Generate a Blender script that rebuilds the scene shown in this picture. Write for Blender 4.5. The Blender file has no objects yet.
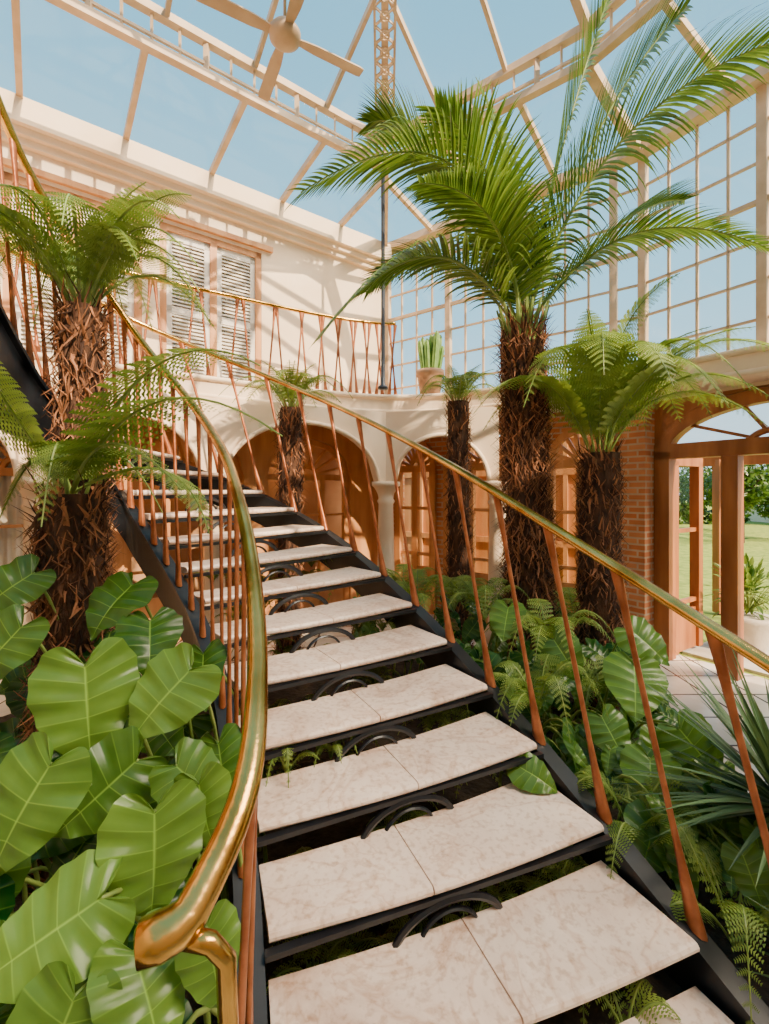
import bpy, math, random
import numpy as np
from mathutils import Vector, Matrix
random.seed(7)
V=Vector
H=2.0
Z=V((0,0,1))
# ---------------------------------------------------------------- materials
def _nodes(name):
    m=bpy.data.materials.new(name); m.use_nodes=True
    nt=m.node_tree; nt.nodes.clear()
    out=nt.nodes.new('ShaderNodeOutputMaterial')
    return m,nt,out
def pmat(name,c1,c2,scale=5,rough=.5,metal=0,bump=0,bscale=None,stretch=(1,1,1),detail=4,spec=.5,lo=.35,hi=.65):
    m,nt,out=_nodes(name); N=nt.nodes; L=nt.links
    b=N.new('ShaderNodeBsdfPrincipled'); b.inputs['Roughness'].default_value=rough; b.inputs['Metallic'].default_value=metal
    b.inputs['Specular IOR Level'].default_value=spec
    tc=N.new('ShaderNodeTexCoord'); mp=N.new('ShaderNodeMapping'); mp.inputs['Scale'].default_value=stretch
    L.new(tc.outputs['Object'],mp.inputs[0])
    n=N.new('ShaderNodeTexNoise'); n.inputs['Scale'].default_value=scale; n.inputs['Detail'].default_value=detail
    L.new(mp.outputs[0],n.inputs['Vector'])
    r=N.new('ShaderNodeValToRGB'); r.color_ramp.elements[0].position=lo; r.color_ramp.elements[1].position=hi
    r.color_ramp.elements[0].color=(*c1,1); r.color_ramp.elements[1].color=(*c2,1)
    L.new(n.outputs['Fac'],r.inputs[0]); L.new(r.outputs[0],b.inputs['Base Color'])
    if bump:
        n2=N.new('ShaderNodeTexNoise'); n2.inputs['Scale'].default_value=bscale or scale*4; n2.inputs['Detail'].default_value=4
        L.new(mp.outputs[0],n2.inputs['Vector'])
        bp=N.new('ShaderNodeBump'); bp.inputs['Strength'].default_value=bump; bp.inputs['Distance'].default_value=.02
        L.new(n2.outputs['Fac'],bp.inputs['Height']); L.new(bp.outputs[0],b.inputs['Normal'])
    L.new(b.outputs[0],out.inputs[0]); return m
def marblemat(name):
    m,nt,out=_nodes(name); N=nt.nodes; L=nt.links
    b=N.new('ShaderNodeBsdfPrincipled'); b.inputs['Roughness'].default_value=.36
    tc=N.new('ShaderNodeTexCoord')
    n=N.new('ShaderNodeTexNoise'); n.inputs['Scale'].default_value=2.0; n.inputs['Detail'].default_value=10; n.inputs['Roughness'].default_value=.65; n.inputs['Distortion'].default_value=.6
    L.new(tc.outputs['Object'],n.inputs['Vector'])
    r=N.new('ShaderNodeValToRGB'); e=r.color_ramp.elements
    e[0].position=.3; e[0].color=(.58,.38,.28,1); e[1].position=.64; e[1].color=(.93,.76,.64,1)
    x=e.new(.46); x.color=(.82,.64,.53,1)
    L.new(n.outputs['Fac'],r.inputs[0])
    n2=N.new('ShaderNodeTexNoise'); n2.inputs['Scale'].default_value=2.1; n2.inputs['Detail'].default_value=6; n2.inputs['Distortion'].default_value=1.6
    L.new(tc.outputs['Object'],n2.inputs['Vector'])
    r2=N.new('ShaderNodeValToRGB'); e=r2.color_ramp.elements; e[0].position=.475; e[0].color=(1,1,1,1); e[1].position=.525; e[1].color=(1,1,1,1)
    x=e.new(.5); x.color=(.86,.77,.70,1)
    L.new(n2.outputs['Fac'],r2.inputs[0])
    n3=N.new('ShaderNodeTexNoise'); n3.inputs['Scale'].default_value=38; n3.inputs['Detail'].default_value=6; L.new(tc.outputs['Object'],n3.inputs['Vector'])
    r3=N.new('ShaderNodeValToRGB'); e=r3.color_ramp.elements; e[0].position=.33; e[0].color=(.70,.58,.48,1); e[1].position=.5; e[1].color=(1,1,1,1)
    L.new(n3.outputs['Fac'],r3.inputs[0])
    a=N.new('ShaderNodeMixRGB'); a.blend_type='MULTIPLY'; a.inputs[0].default_value=1; L.new(r.outputs[0],a.inputs[1]); L.new(r2.outputs[0],a.inputs[2])
    c=N.new('ShaderNodeMixRGB'); c.blend_type='MULTIPLY'; c.inputs[0].default_value=.7; L.new(a.outputs[0],c.inputs[1]); L.new(r3.outputs[0],c.inputs[2])
    L.new(c.outputs[0],b.inputs['Base Color'])
    bp=N.new('ShaderNodeBump'); bp.inputs['Strength'].default_value=.18; bp.inputs['Distance'].default_value=.01; L.new(n3.outputs['Fac'],bp.inputs['Height']); L.new(bp.outputs[0],b.inputs['Normal'])
    L.new(b.outputs[0],out.inputs[0]); return m
def leafmat(name,dark,light,rough=.4,trans=.3,mottle=0):
    m,nt,out=_nodes(name); N=nt.nodes; L=nt.links
    a=N.new('ShaderNodeAttribute'); a.attribute_name='Col'
    r=N.new('ShaderNodeValToRGB'); r.color_ramp.elements[0].color=(*dark,1); r.color_ramp.elements[1].color=(*light,1)
    fac=a.outputs['Fac']
    if mottle:
        tc=N.new('ShaderNodeTexCoord'); n=N.new('ShaderNodeTexNoise'); n.inputs['Scale'].default_value=9; n.inputs['Detail'].default_value=5
        L.new(tc.outputs['Object'],n.inputs['Vector'])
        mr=N.new('ShaderNodeMapRange'); mr.inputs['To Min'].default_value=-mottle; mr.inputs['To Max'].default_value=mottle; L.new(n.outputs['Fac'],mr.inputs['Value'])
        ad=N.new('ShaderNodeMath'); L.new(fac,ad.inputs[0]); L.new(mr.outputs[0],ad.inputs[1]); fac=ad.outputs[0]
    L.new(fac,r.inputs[0])
    b=N.new('ShaderNodeBsdfPrincipled'); b.inputs['Roughness'].default_value=rough
    b.inputs['Specular IOR Level'].default_value=.4
    L.new(r.outputs[0],b.inputs['Base Color'])
    t=N.new('ShaderNodeBsdfTranslucent')
    mx0=N.new('ShaderNodeMixRGB'); mx0.blend_type='MULTIPLY'; mx0.inputs[0].default_value=.4
    mx0.inputs[2].default_value=(1,1,.2,1); L.new(r.outputs[0],mx0.inputs[1]); L.new(mx0.outputs[0],t.inputs[0])
    mx=N.new('ShaderNodeMixShader'); mx.inputs[0].default_value=trans
    L.new(b.outputs[0],mx.inputs[1]); L.new(t.outputs[0],mx.inputs[2]); L.new(mx.outputs[0],out.inputs[0]); return m
def glassmat(name,tint=(.95,.98,1),refl=.03):
    m,nt,out=_nodes(name); N=nt.nodes; L=nt.links
    t=N.new('ShaderNodeBsdfTransparent'); t.inputs[0].default_value=(*tint,1)
    g=N.new('ShaderNodeBsdfGlossy'); g.inputs['Roughness'].default_value=.03
    mx=N.new('ShaderNodeMixShader'); mx.inputs[0].default_value=refl
    L.new(t.outputs[0],mx.inputs[1]); L.new(g.outputs[0],mx.inputs[2]); L.new(mx.outputs[0],out.inputs[0]); return m
def brickmat(name,c1,c2,mortar,bw=.23,rh=.075,ms=.012,rough=.85,flat=False,offset=.5):
    m,nt,out=_nodes(name); N=nt.nodes; L=nt.links
    tc=N.new('ShaderNodeTexCoord'); vec=tc.outputs['Object']
    if not flat:
        s=N.new('ShaderNodeSeparateXYZ'); c=N.new('ShaderNodeCombineXYZ'); L.new(vec,s.inputs[0])
        ad=N.new('ShaderNodeMath'); L.new(s.outputs[0],ad.inputs[0]); L.new(s.outputs[1],ad.inputs[1])
        L.new(ad.outputs[0],c.inputs[0]); L.new(s.outputs[2],c.inputs[1]); vec=c.outputs[0]
    b=N.new('ShaderNodeTexBrick'); b.inputs['Scale'].default_value=1; b.inputs['Brick Width'].default_value=bw
    b.inputs['Row Height'].default_value=rh; b.inputs['Mortar Size'].default_value=ms; b.offset=offset
    b.inputs['Color1'].default_value=(*c1,1); b.inputs['Color2'].default_value=(*c2,1); b.inputs['Mortar'].default_value=(*mortar,1)
    L.new(vec,b.inputs['Vector'])
    n=N.new('ShaderNodeTexNoise'); n.inputs['Scale'].default_value=4; L.new(tc.outputs['Object'],n.inputs['Vector'])
    mx=N.new('ShaderNodeMixRGB'); mx.blend_type='OVERLAY'; mx.inputs[0].default_value=.5
    L.new(b.outputs[0],mx.inputs[1]); L.new(n.outputs['Fac'],mx.inputs[2])
    p=N.new('ShaderNodeBsdfPrincipled'); p.inputs['Roughness'].default_value=rough
    L.new(mx.outputs[0],p.inputs['Base Color'])
    bp=N.new('ShaderNodeBump'); bp.inputs['Strength'].default_value=.4; bp.inputs['Distance'].default_value=.01; bp.invert=True
    L.new(b.outputs['Fac'],bp.inputs['Height']); L.new(bp.outputs[0],p.inputs['Normal'])
    L.new(p.outputs[0],out.inputs[0]); return m

M_marble=marblemat('marble')
M_black=pmat('black_steel',(.004,.005,.008),(.010,.012,.016),8,.35,0,0)
M_brass=pmat('brass',(.46,.225,.04),(.76,.46,.13),5,.22,1,.08,30)
M_copper=pmat('copper',(.27,.075,.024),(.46,.155,.06),10,.34,.45,.1,40)
M_timber=pmat('oiled_timber',(.26,.08,.022),(.42,.15,.045),6,.42,0,.1,30,stretch=(1,1,.15))
M_timber2=pmat('brightened_timber',(.52,.21,.07),(.70,.34,.13),6,.42,0,.1,30,stretch=(1,1,.15))  # lightened copy of the timber, makes up in colour for shade under the slab
M_roofwood=pmat('roof_timber',(.50,.35,.22),(.64,.47,.32),4,.55)
M_cream=pmat('cream_plaster',(.84,.64,.45),(.90,.72,.54),2,.75,0,.05,30)
M_white=pmat('shutter_paint',(.76,.69,.60),(.84,.78,.70),3,.55)
M_pole=pmat('dark_pole',(.03,.04,.06),(.05,.06,.08),3,.4)
M_soil=pmat('soil',(.02,.014,.01),(.05,.035,.022),9,.95,0,1,30)
M_bark=pmat('fibrous_bark',(.03,.013,.007),(.12,.05,.024),14,.9,0,1,60,stretch=(1,1,.4))
M_fibre=leafmat('trunk_fibre',(.03,.012,.007),(.46,.19,.085),.85,.05)
M_palm=leafmat('palm_leaf',(.010,.06,.006),(.25,.38,.05),.34,.35)
M_fern=leafmat('fern_leaf',(.025,.09,.010),(.38,.51,.09),.5,.40)
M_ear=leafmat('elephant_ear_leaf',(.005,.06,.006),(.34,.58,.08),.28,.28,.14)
M_yucca=leafmat('yucca_leaf',(.015,.05,.02),(.16,.27,.10),.45,.12)
M_stalk=pmat('leaf_stalk',(.12,.20,.03),(.26,.34,.07),5,.5)
M_glass=glassmat('window_glass'); 
M_brick=brickmat('red_brick',(.50,.15,.055),(.62,.26,.11),(.52,.38,.25))
M_tile=brickmat('marble_tiles',(.78,.70,.60),(.66,.58,.50),(.08,.07,.07),.45,.45,.012,.22,True,0)
M_grass=pmat('lawn',(.16,.22,.02),(.30,.35,.05),6,.9,0,.5,50)
M_terra=pmat('terracotta',(.45,.24,.13),(.60,.36,.22),6,.8,0,.1)
M_stone=pmat('stone_pot',(.50,.44,.36),(.64,.57,.48),6,.8,0,.2)
M_slate=pmat('slate_roof',(.06,.07,.09),(.11,.12,.15),8,.7)
M_curtain=pmat('linen_curtain',(.84,.72,.56),(.92,.82,.68),3,.9)
M_cactus=pmat('cactus_green',(.08,.18,.03),(.20,.34,.07),8,.6,0,.3)
M_dark=pmat('adjoining_room_wall',(.50,.24,.10),(.62,.33,.16),2,.9)
def emis(name,col,st):
    m,nt,out=_nodes(name); e=nt.nodes.new('ShaderNodeEmission'); e.inputs[0].default_value=(*col,1); e.inputs[1].default_value=st
    nt.links.new(e.outputs[0],out.inputs[0]); return m
M_fill_glow=emis('fill_lamp_glow',(1,.62,.30),12)  # emission for the added fill globes

# ---------------------------------------------------------------- helpers
class MB:
    def __init__(s): s.v=[];s.f=[];s.c=[];s.m=[]
    def add(s,vs,fs,col=.5,mat=0):
        o=len(s.v); s.v.extend([tuple(p) for p in vs])
        s.f.extend([tuple(i+o for i in f) for f in fs])
        if isinstance(col,(list,tuple)): s.c.extend(col)
        else: s.c.extend([col]*len(vs))
        s.m.extend([mat]*len(fs))
    def build(s,name,mats,parent=None,smooth=False,mw=None):
        me=bpy.data.meshes.new(name); me.from_pydata(s.v,[],s.f)
        for mt in mats: me.materials.append(mt)
        me.polygons.foreach_set('material_index',s.m)
        if smooth: me.polygons.foreach_set('use_smooth',[True]*len(s.f))
        a=me.attributes.new('Col','FLOAT','POINT'); a.data.foreach_set('value',s.c)
        me.update()
        ob=bpy.data.objects.new(name,me); bpy.context.collection.objects.link(ob)
        if mw is not None: ob.matrix_world=mw
        if parent: ob.parent=parent
        return ob
def empty(name,loc=(0,0,0)):
    e=bpy.data.objects.new(name,None); bpy.context.collection.objects.link(e); e.empty_display_size=.1
    return e
def frm(T,ref=Z):
    T=T.normalized(); S=T.cross(ref)
    if S.length<1e-3: S=T.cross(V((0,1,0)))
    if S.length<1e-3: S=T.cross(V((1,0,0)))
    S.normalize(); return T,S,S.cross(T).normalized()
def tube(mb,pts,rs,n=8,col=.5,mat=0,ref=Z,cap=True,rot=0):
    pts=[V(p) for p in pts]; vs=[];fs=[]
    if not isinstance(rs,list): rs=[rs]*len(pts)
    prevS=None
    for i,p in enumerate(pts):
        T=(pts[min(i+1,len(pts)-1)]-pts[max(i-1,0)])
        T,S,N=frm(T,ref)
        if prevS is not None and S.dot(prevS)<0: S=-S;N=-N
        prevS=S
        r=rs[i]; rx,ry=(r if isinstance(r,tuple) else (r,r))
        for k in range(n):
            a=2*math.pi*k/n+rot
            vs.append(p+S*math.cos(a)*rx+N*math.sin(a)*ry)
    for i in range(len(pts)-1):
        for k in range(n):
            a=i*n+k;b=i*n+(k+1)%n; fs.append((a,b,b+n,a+n))
    if cap: fs.append(tuple(range(n-1,-1,-1))); fs.append(tuple(range((len(pts)-1)*n,len(pts)*n)))
    mb.add(vs,fs,col,mat)
def bar(mb,p0,p1,w,h,mat=0,col=.5,ref=Z):
    p0=V(p0);p1=V(p1); T,S,N=frm(p1-p0,ref); vs=[]
    for p in (p0,p1):
        for a,b in ((-1,-1),(1,-1),(1,1),(-1,1)): vs.append(p+S*a*w/2+N*b*h/2)
    mb.add(vs,[(0,1,2,3),(7,6,5,4),(0,4,5,1),(1,5,6,2),(2,6,7,3),(3,7,4,0)],col,mat)
def lathe(mb,c,prof,n=24,mat=0,col=.5):
    vs=[];fs=[]
    for r,z in prof:
        for k in range(n):
            a=2*math.pi*k/n; vs.append((c[0]+r*math.cos(a),c[1]+r*math.sin(a),c[2]+z))
    for i in range(len(prof)-1):
        for k in range(n):
            a=i*n+k;b=i*n+(k+1)%n; fs.append((a,b,b+n,a+n))
    fs.append(tuple(range(n-1,-1,-1))); fs.append(tuple(range((len(prof)-1)*n,len(prof)*n)))
    mb.add(vs,fs,col,mat)
def hermite(keys,pts):
    K=keys;P=[V(p) for p in pts]; n=len(K)
    T=[]
    for i in range(n):
        a=max(i-1,0);b=min(i+1,n-1); T.append((P[b]-P[a])/(K[b]-K[a]))
    def f(t):
        if t<=K[0]: return P[0]+T[0]*(t-K[0])
        if t>=K[-1]: return P[-1]+T[-1]*(t-K[-1])
        i=0
        while t>K[i+1]: i+=1
        h=K[i+1]-K[i]; u=(t-K[i])/h
        return P[i]*(2*u**3-3*u*u+1)+T[i]*h*(u**3-2*u*u+u)+P[i+1]*(-2*u**3+3*u*u)+T[i+1]*h*(u**3-u*u)
    return f
def wmat(p0,p1):
    p0=V((p0[0],p0[1],0));p1=V((p1[0],p1[1],0)); d=(p1-p0).normalized()
    y=V((-d.y,d.x,0))
    m=Matrix(((d.x,y.x,0,p0.x),(d.y,y.y,0,p0.y),(0,0,1,0),(0,0,0,1))); return m,(p1-p0).length
def wall(name,p0,p1,z0,ztop,thick,mat,ops=(),parent=None):
    m,Ln=wmat(p0,p1); mb=MB()
    def quadbox(xa,xb,za0,za1,zb0,zb1):
        vs=[(xa,0,za0),(xb,0,zb0),(xb,0,zb1),(xa,0,za1),(xa,thick,za0),(xb,thick,zb0),(xb,thick,zb1),(xa,thick,za1)]
        mb.add(vs,[(0,1,2,3),(7,6,5,4),(0,4,5,1),(3,2,6,7),(0,3,7,4),(1,5,6,2)])
    x=0
    for (xa,xb,zs,rise,zb) in ops:
        if xa>x: quadbox(x,xa,z0,ztop,z0,ztop)
        if zb>z0: quadbox(xa,xb,z0,zb,z0,zb)
        n=20 if rise>0 else 1
        for k in range(n):
            u0=k/n;u1=(k+1)/n
            e=lambda u: zs+rise*math.sqrt(max(0,1-(2*u-1)**2))
            quadbox(xa+(xb-xa)*u0,xa+(xb-xa)*u1,e(u0),ztop,e(u1),ztop)
        x=xb
    if x<Ln: quadbox(x,Ln,z0,ztop,z0,ztop)
    return mb.build(name,[mat],parent,False,m)
def glazed(name,p0,p1,xa,xb,z0,zs,rise,nm,tr,yoff=.08,fan=True,post=.09,thin=.035,parent=None,glass=True,skip=(),panel=0,nspoke=9,mat=None):
    m,_=wmat(p0,p1); mb=MB(); Y=V((0,1,0)); W=xb-xa
    P=lambda x,z:V((x,yoff,z))
    for x in (xa+post/2,xb-post/2): bar(mb,P(x,z0),P(x,zs),post,post,ref=Y)
    for k in range(1,nm): 
        x=xa+W*k/nm; bar(mb,P(x,z0),P(x,zs),post*.9,post*.9,ref=Y)
    bar(mb,P(xa,zs),P(xb,zs),post,post)
    for z in tr: bar(mb,P(xa,z),P(xb,z),thin,thin)
    if panel: bar(mb,P(xa,z0+panel/2),P(xb,z0+panel/2),.04,panel)
    if rise>0:
        cx=(xa+xb)/2; pts=[P(cx-math.cos(math.pi*k/24)*(W/2-post/2),zs+math.sin(math.pi*k/24)*(rise-post/2)) for k in range(25)]
        tube(mb,pts,(post*.6,post*.6),4,ref=Y,rot=math.pi/4)
        if fan:
            for k in range(1,nspoke):
                a=math.pi*k/nspoke
                bar(mb,P(cx+math.cos(a)*W*.10,zs+math.sin(a)*rise*.25),P(cx+math.cos(a)*(W/2-.05),zs+math.sin(a)*(rise-.05)),thin,thin,ref=Y)
            pts=[P(cx-math.cos(math.pi*k/16)*W*.11,zs+math.sin(math.pi*k/16)*rise*.28) for k in range(17)]
            tube(mb,pts,.035,6,ref=Y)
    ob=mb.build(name,[mat or M_timber],parent,False,m)
    if glass:
        g=MB()
        seg=[(xa+W*k/nm,xa+W*(k+1)/nm) for k in range(nm) if k not in skip]
        for a,b in seg: g.add([P(a,z0),P(b,z0),P(b,zs),P(a,zs)],[(0,1,2,3)])
        if rise>0:
            cx=(xa+xb)/2
            g.add([P(cx-math.cos(math.pi*k/24)*W/2,zs+math.sin(math.pi*k/24)*rise) for k in range(25)],[tuple(range(25))])
        go=g.build('glass_pane',[M_glass]); go.parent=ob
    return ob

# ---------------------------------------------------------------- room outline
PL=[V((-6.4,3.25,0)),V((0,8.05,0)),V((3.15,5.7,0)),V((6.93,-.18,0)),V((-1.0,-3.95,0))]
ZE=6.2
def offs(P,t):
    n=len(P);out=[]
    for i in range(n):
        a,b,c=P[i-1],P[i],P[(i+1)%n]
        d1=(b-a).normalized();d2=(c-b).normalized()
        n1=V((d1.y,-d1.x,0));n2=V((d2.y,-d2.x,0))
        k=(n1+n2); k=k/k.length; out.append(b+k*(t/k.dot(n1)))
    return out
mb=MB(); mb.add([(-60,-60,-.06),(80,-60,-.06),(80,90,-.06),(-60,90,-.06)],[(0,1,2,3)])
mb.build('lawn',[M_grass])
mb=MB(); o=offs(PL,-.3); mb.add([(p.x,p.y,0) for p in o]+[(p.x,p.y,-.05) for p in o],[(4,3,2,1,0),(5,6,7,8,9)]+[(i,(i+1)%5,(i+1)%5+5,i+5) for i in range(5)])
mb.build('floor',[M_tile])
mb=MB(); bar(mb,(5.0,6.6,-.045),(8.0,2.0,-.045),3.0,.04); mb.build('terrace_paving',[M_stone])
bed=[(-2.2,-.6),(-.45,.5),(-.2,1.05),(1.3,1.3),(2.3,1.2),(2.3,3.2),(2.35,4.2),(2.0,5.2),(1.0,6.0),(0,6.2),(-1.6,5.4),(-3.2,4.3),(-4.2,2.6),(-3.4,.6)]
cx,cy=-.4,3.0
vs=[];fs=[];nb=len(bed);R=6
vs.append((cx,cy,.05))
for r in range(1,R+1):
    for (x,y) in bed:
        t=r/R; vs.append((cx+(x-cx)*t,cy+(y-cy)*t,(.04+random.uniform(-.01,.02)) if r<R else .012))
for k in range(nb): fs.append((0,1+k,1+(k+1)%nb))
for r in range(R-1):
    for k in range(nb):
        a=1+r*nb+k;b=1+r*nb+(k+1)%nb; fs.append((a,a+nb,b+nb,b))
mb=MB(); mb.add(vs,fs); mb.build('planting_bed_soil',[M_soil],smooth=True)

# walls
A0,A1,B1,C1,E1=PL
ZF=3.36
opsA=[(.6,2.0,2.2,.6,0),(2.25,3.75,2.2,.6,0),(4.0,5.5,2.2,.6,0),(5.8,7.3,2.2,.6,0)]
wall('wall_back_left_ground',A0,A1,0,ZF-.3,.25,M_timber2,opsA)
opsU=[(a,b,5.45,0,3.36) for a,b in ((1.2,2.65),(2.85,4.2),(4.4,5.76))]
wall('wall_back_left_upper',A0,A1,ZF-.3,ZE,.25,M_cream,opsU)
nout=V((-.6,.8,0)); dA=(A1-A0).normalized()
for i,(a,b,zs,r,_) in enumerate(opsA):
    w=glazed('window_%d'%(i+1),A0,A1,a,b,0,zs,r,3,(.95,1.6),yoff=.1,panel=.6 if i>1 else 0,mat=M_timber2)
    lp_=A0+dA*((a+b)/2)+nout*.58
    pe=empty('added_fill_lamp'); pm=MB(); lathe(pm,(lp_.x,lp_.y,2.25),[(.01,-.09),(.05,-.08),(.085,-.02),(.085,.03),(.05,.08),(.02,.10)],16)  # invented lamp, added to give the room behind the windows a warm glow
    pm.build('fill_lamp_globe',[M_fill_glow],pe,True)
    pm=MB(); lathe(pm,(lp_.x,lp_.y,2.35),[(.03,-.01),(.03,.03),(.006,.04),(.006,.70),(.05,.71),(.05,.73)],12); pm.build('fill_lamp_cord',[M_pole],pe)
    if i>1: continue
    c=MB(); n=90
    pts=[(a+.12+(b-a-.24)*k/n,.22+.03*math.sin(k*1.15)+.01*math.sin(k*.37)) for k in range(n+1)]
    vs=[(x,y,.03) for x,y in pts]+[(x,y,zs+.5) for x,y in pts]
    c.add(vs,[(k,k+1,k+n+2,k+n+1) for k in range(n)]); m,_=wmat(A0,A1)
    co=c.build('linen_curtain',[M_curtain],None,True,m)
wall('wall_adjoining_room',A0+nout*.9,A1+nout*.9,0,ZE-.1,.1,M_dark)
mb=MB(); bar(mb,A0+nout*.58+V((0,0,3.12)),A1+nout*.58+V((0,0,3.12)),.64,.08); mb.build('ceiling_adjoining_room',[M_cream])
for i,(a,b,zs,r,_) in enumerate(opsU):
    m,_=wmat(A0,A1); mb=MB(); Yv=V((0,1,0)); y=.06
    P=lambda x,z:V((x,y,z))
    for x in (a+.04,b-.04,(a+b)/2): bar(mb,P(x,ZF),P(x,zs),.09,.1,ref=Yv)
    bar(mb,P(a,zs-.04),P(b,zs-.04),.1,.09); bar(mb,P(a,ZF+.06),P(b,ZF+.06),.08,.12)
    for (xa,xb) in ((a+.085,(a+b)/2-.045),((a+b)/2+.045,b-.085)):
        for x in (xa+.035,xb-.035): bar(mb,P(x,ZF+.1),P(x,zs-.08),.07,.05,mat=1,ref=Yv)
        for z in (ZF+.16,ZF+1.0,zs-.13): bar(mb,P(xa,z),P(xb,z),.05,.10,mat=1)
        z=ZF+.24
        while z<zs-.2:
            if abs(z-ZF-1.0)>.06:
                mb.add([(xa+.07,y-.025,z-.02),(xb-.07,y-.025,z-.02),(xb-.07,y+.025,z+.028),(xa+.07,y+.025,z+.028),
                        (xa+.07,y-.025,z-.01),(xb-.07,y-.025,z-.01),(xb-.07,y+.025,z+.038),(xa+.07,y+.025,z+.038)],
                       [(0,1,2,3),(4,5,6,7),(0,1,5,4),(2,3,7,6)],mat=1)
            z+=.05
    mb.add([(a,.14,ZF),(b,.14,ZF),(b,.14,zs),(a,.14,zs)],[(0,1,2,3)],mat=1)
    mb.build('door_%d'%(i+1),[M_timber2,M_white],None,False,m)
nA=V((.6,-.8,0))
mb=MB()
for (h0,h1,p) in ((5.92,6.2,.20),(5.84,5.92,.13),(5.76,5.84,.07)):
    bar(mb,A0+nA*p/2+V((0,0,(h0+h1)/2)),A1+nA*p/2+V((0,0,(h0+h1)/2)),p,h1-h0)
bar(mb,A0+nA*.02+V((0,0,5.53)),A0+(A1-A0)*.74+nA*.02+V((0,0,5.53)),.06,.07,mat=1)
mb.build('trim_cornice',[M_cream,M_timber2])
opsB=[(.25,1.05,2.35,.5,0),(1.2,2.6,2.35,.62,0),(2.8,3.7,2.35,.5,0)]
wall('wall_back_ground',A1,B1,0,ZF-.3,.25,M_brick,opsB)
for i,(a,b,zs,r,_) in enumerate(opsB):
    glazed('window_%d'%(i+5),A1,B1,a,b,0,zs,r,2 if i!=1 else 3,(.95,1.7),yoff=.0,panel=.75,post=.11,thin=.05,mat=M_timber2)
wall('wall_right_ground',B1,C1,0,ZF-.3,.25,M_timber,[(.2,2.5,2.45,.6,0),(2.8,5.1,2.45,.6,0)])
glazed('door_4',B1,C1,.2,2.5,0,2.45,.6,3,(),yoff=.05,fan=True,post=.17,skip=(0,1),nspoke=5)
glazed('door_5',B1,C1,2.8,5.1,0,2.45,.6,3,(),yoff=.05,post=.17,nspoke=5)
glazed('door_6',(3.42,5.52),(4.05,5.93),0,.74,.02,2.35,0,1,(.62,1.5),yoff=0,fan=False,post=.11,thin=.05,panel=.5)
m,_=wmat(B1,C1); mb=MB()
mb.add([(-.12,-.22,0),(.19,-.22,0),(.19,-.001,0),(-.12,-.001,0),(-.12,-.22,3.05),(.19,-.22,3.05),(.19,-.001,3.05),(-.12,-.001,3.05)],[(0,1,5,4),(1,2,6,5),(2,3,7,6),(3,0,4,7),(4,5,6,7),(3,2,1,0)])
mb.build('brick_pier',[M_brick],None,False,m)
wall('wall_back_spandrel',A1,B1,ZF-.3,ZF,.25,M_cream); wall('wall_right_spandrel',B1,C1,ZF-.3,ZF,.25,M_cream)
wall('wall_front',C1,E1,0,ZE,.25,M_cream); wall('wall_left',E1,A0,0,ZE,.25,M_cream)
def gridwall(name,p0,p1,z0,z1):
    m,L=wmat(p0,p1); mb=MB(); Yv=V((0,1,0)); y=.1
    n=int(round(L/.31)); 
    for k in range(n+1):
        x=L*k/n; big=(k%4==0)
        w=.09 if big else .028
        bar(mb,(x,y,z0),(x,y,z1),w,w,ref=Yv)
    nz=7
    for j in range(nz+1):
        z=z0+(z1-z0)*j/nz; w=.09 if j in(0,nz) else (.05 if j==4 else .028)
        bar(mb,(0,y,z),(L,y,z),w,w)
    ob=mb.build(name,[M_roofwood],None,False,m)
    g=MB(); g.add([(0,y+.03,z0),(L,y+.03,z0),(L,y+.03,z1),(0,y+.03,z1)],[(0,1,2,3)]); go=g.build('glass_pane',[M_glass]); go.parent=ob
gridwall('window_8',A1,B1,ZF,ZE); gridwall('window_9',B1,C1,ZF,ZE)
mb=MB()
for (x,y) in ((5.55,7.6),(6.75,5.7),(7.9,3.8)): bar(mb,(x,y,-.025),(x,y,2.5),.16,.16,ref=V((0,1,0)))
bar(mb,(4.9,8.63,2.5),(8.9,2.3,2.5),.12,.2)
mb.build('garden_pergola',[M_timber])

# ---------------------------------------------------------------- balcony
ekeys=[0,1,2,3,4,5,6,7,8,9,10,11,12]
epts=[(-5.56,2.96,0),(-3.69,4.36,0),(-2.63,5.15,0),(-1.3,6.0,0),(-.5,6.42,0),(.1,6.58,0),(.75,6.48,0),(1.4,6.12,0),(2.1,5.65,0),(2.85,5.1,0),(3.36,4.5,0),(3.92,3.7,0),(6.35,-.1,0)]
edge=hermite(ekeys,epts)
es=[edge(12*k/96) for k in range(97)]
bal=empty('balcony')
mb=MB(); poly=[(p.x,p.y) for p in es]+[(C1.x,C1.y),(B1.x,B1.y),(A1.x,A1.y),(A0.x,A0.y)]
n=len(poly); mb.add([(x,y,ZF) for x,y in poly]+[(x,y,ZF-.26) for x,y in poly],[tuple(range(n-1,-1,-1)),tuple(range(n,2*n))]+[(i,(i+1)%n,(i+1)%n+n,i+n) for i in range(n)])
mb.build('slab',[M_cream],bal)
mb=MB()
tube(mb,[p+V((0,0,ZF-.03)) for p in es],(.05,.035),8); tube(mb,[p+V((0,0,ZF-.24)) for p in es],(.03,.03),8)
mb.build('edge_moulding',[M_cream],bal,True)
mb=MB(); lp=[(-2.12,2.15),(-3.5,2.7),(-4.9,3.45),(-5.9,3.0),(-4.2,.6),(-2.6,1.3)]
n=6; mb.add([(x,y,ZF) for x,y in lp]+[(x,y,ZF-.2) for x,y in lp],[tuple(range(n)),tuple(range(2*n-1,n-1,-1))]+[(i,(i+1)%n,(i+1)%n+n,i+n) for i in range(n)])
mb.build('landing',[M_cream],bal)
cols=[(-4.9,3.45),(-3.45,4.52),(-2.05,5.5),(0.02,6.5),(1.5,6.05)]
arc=empty('arcade')
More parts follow.
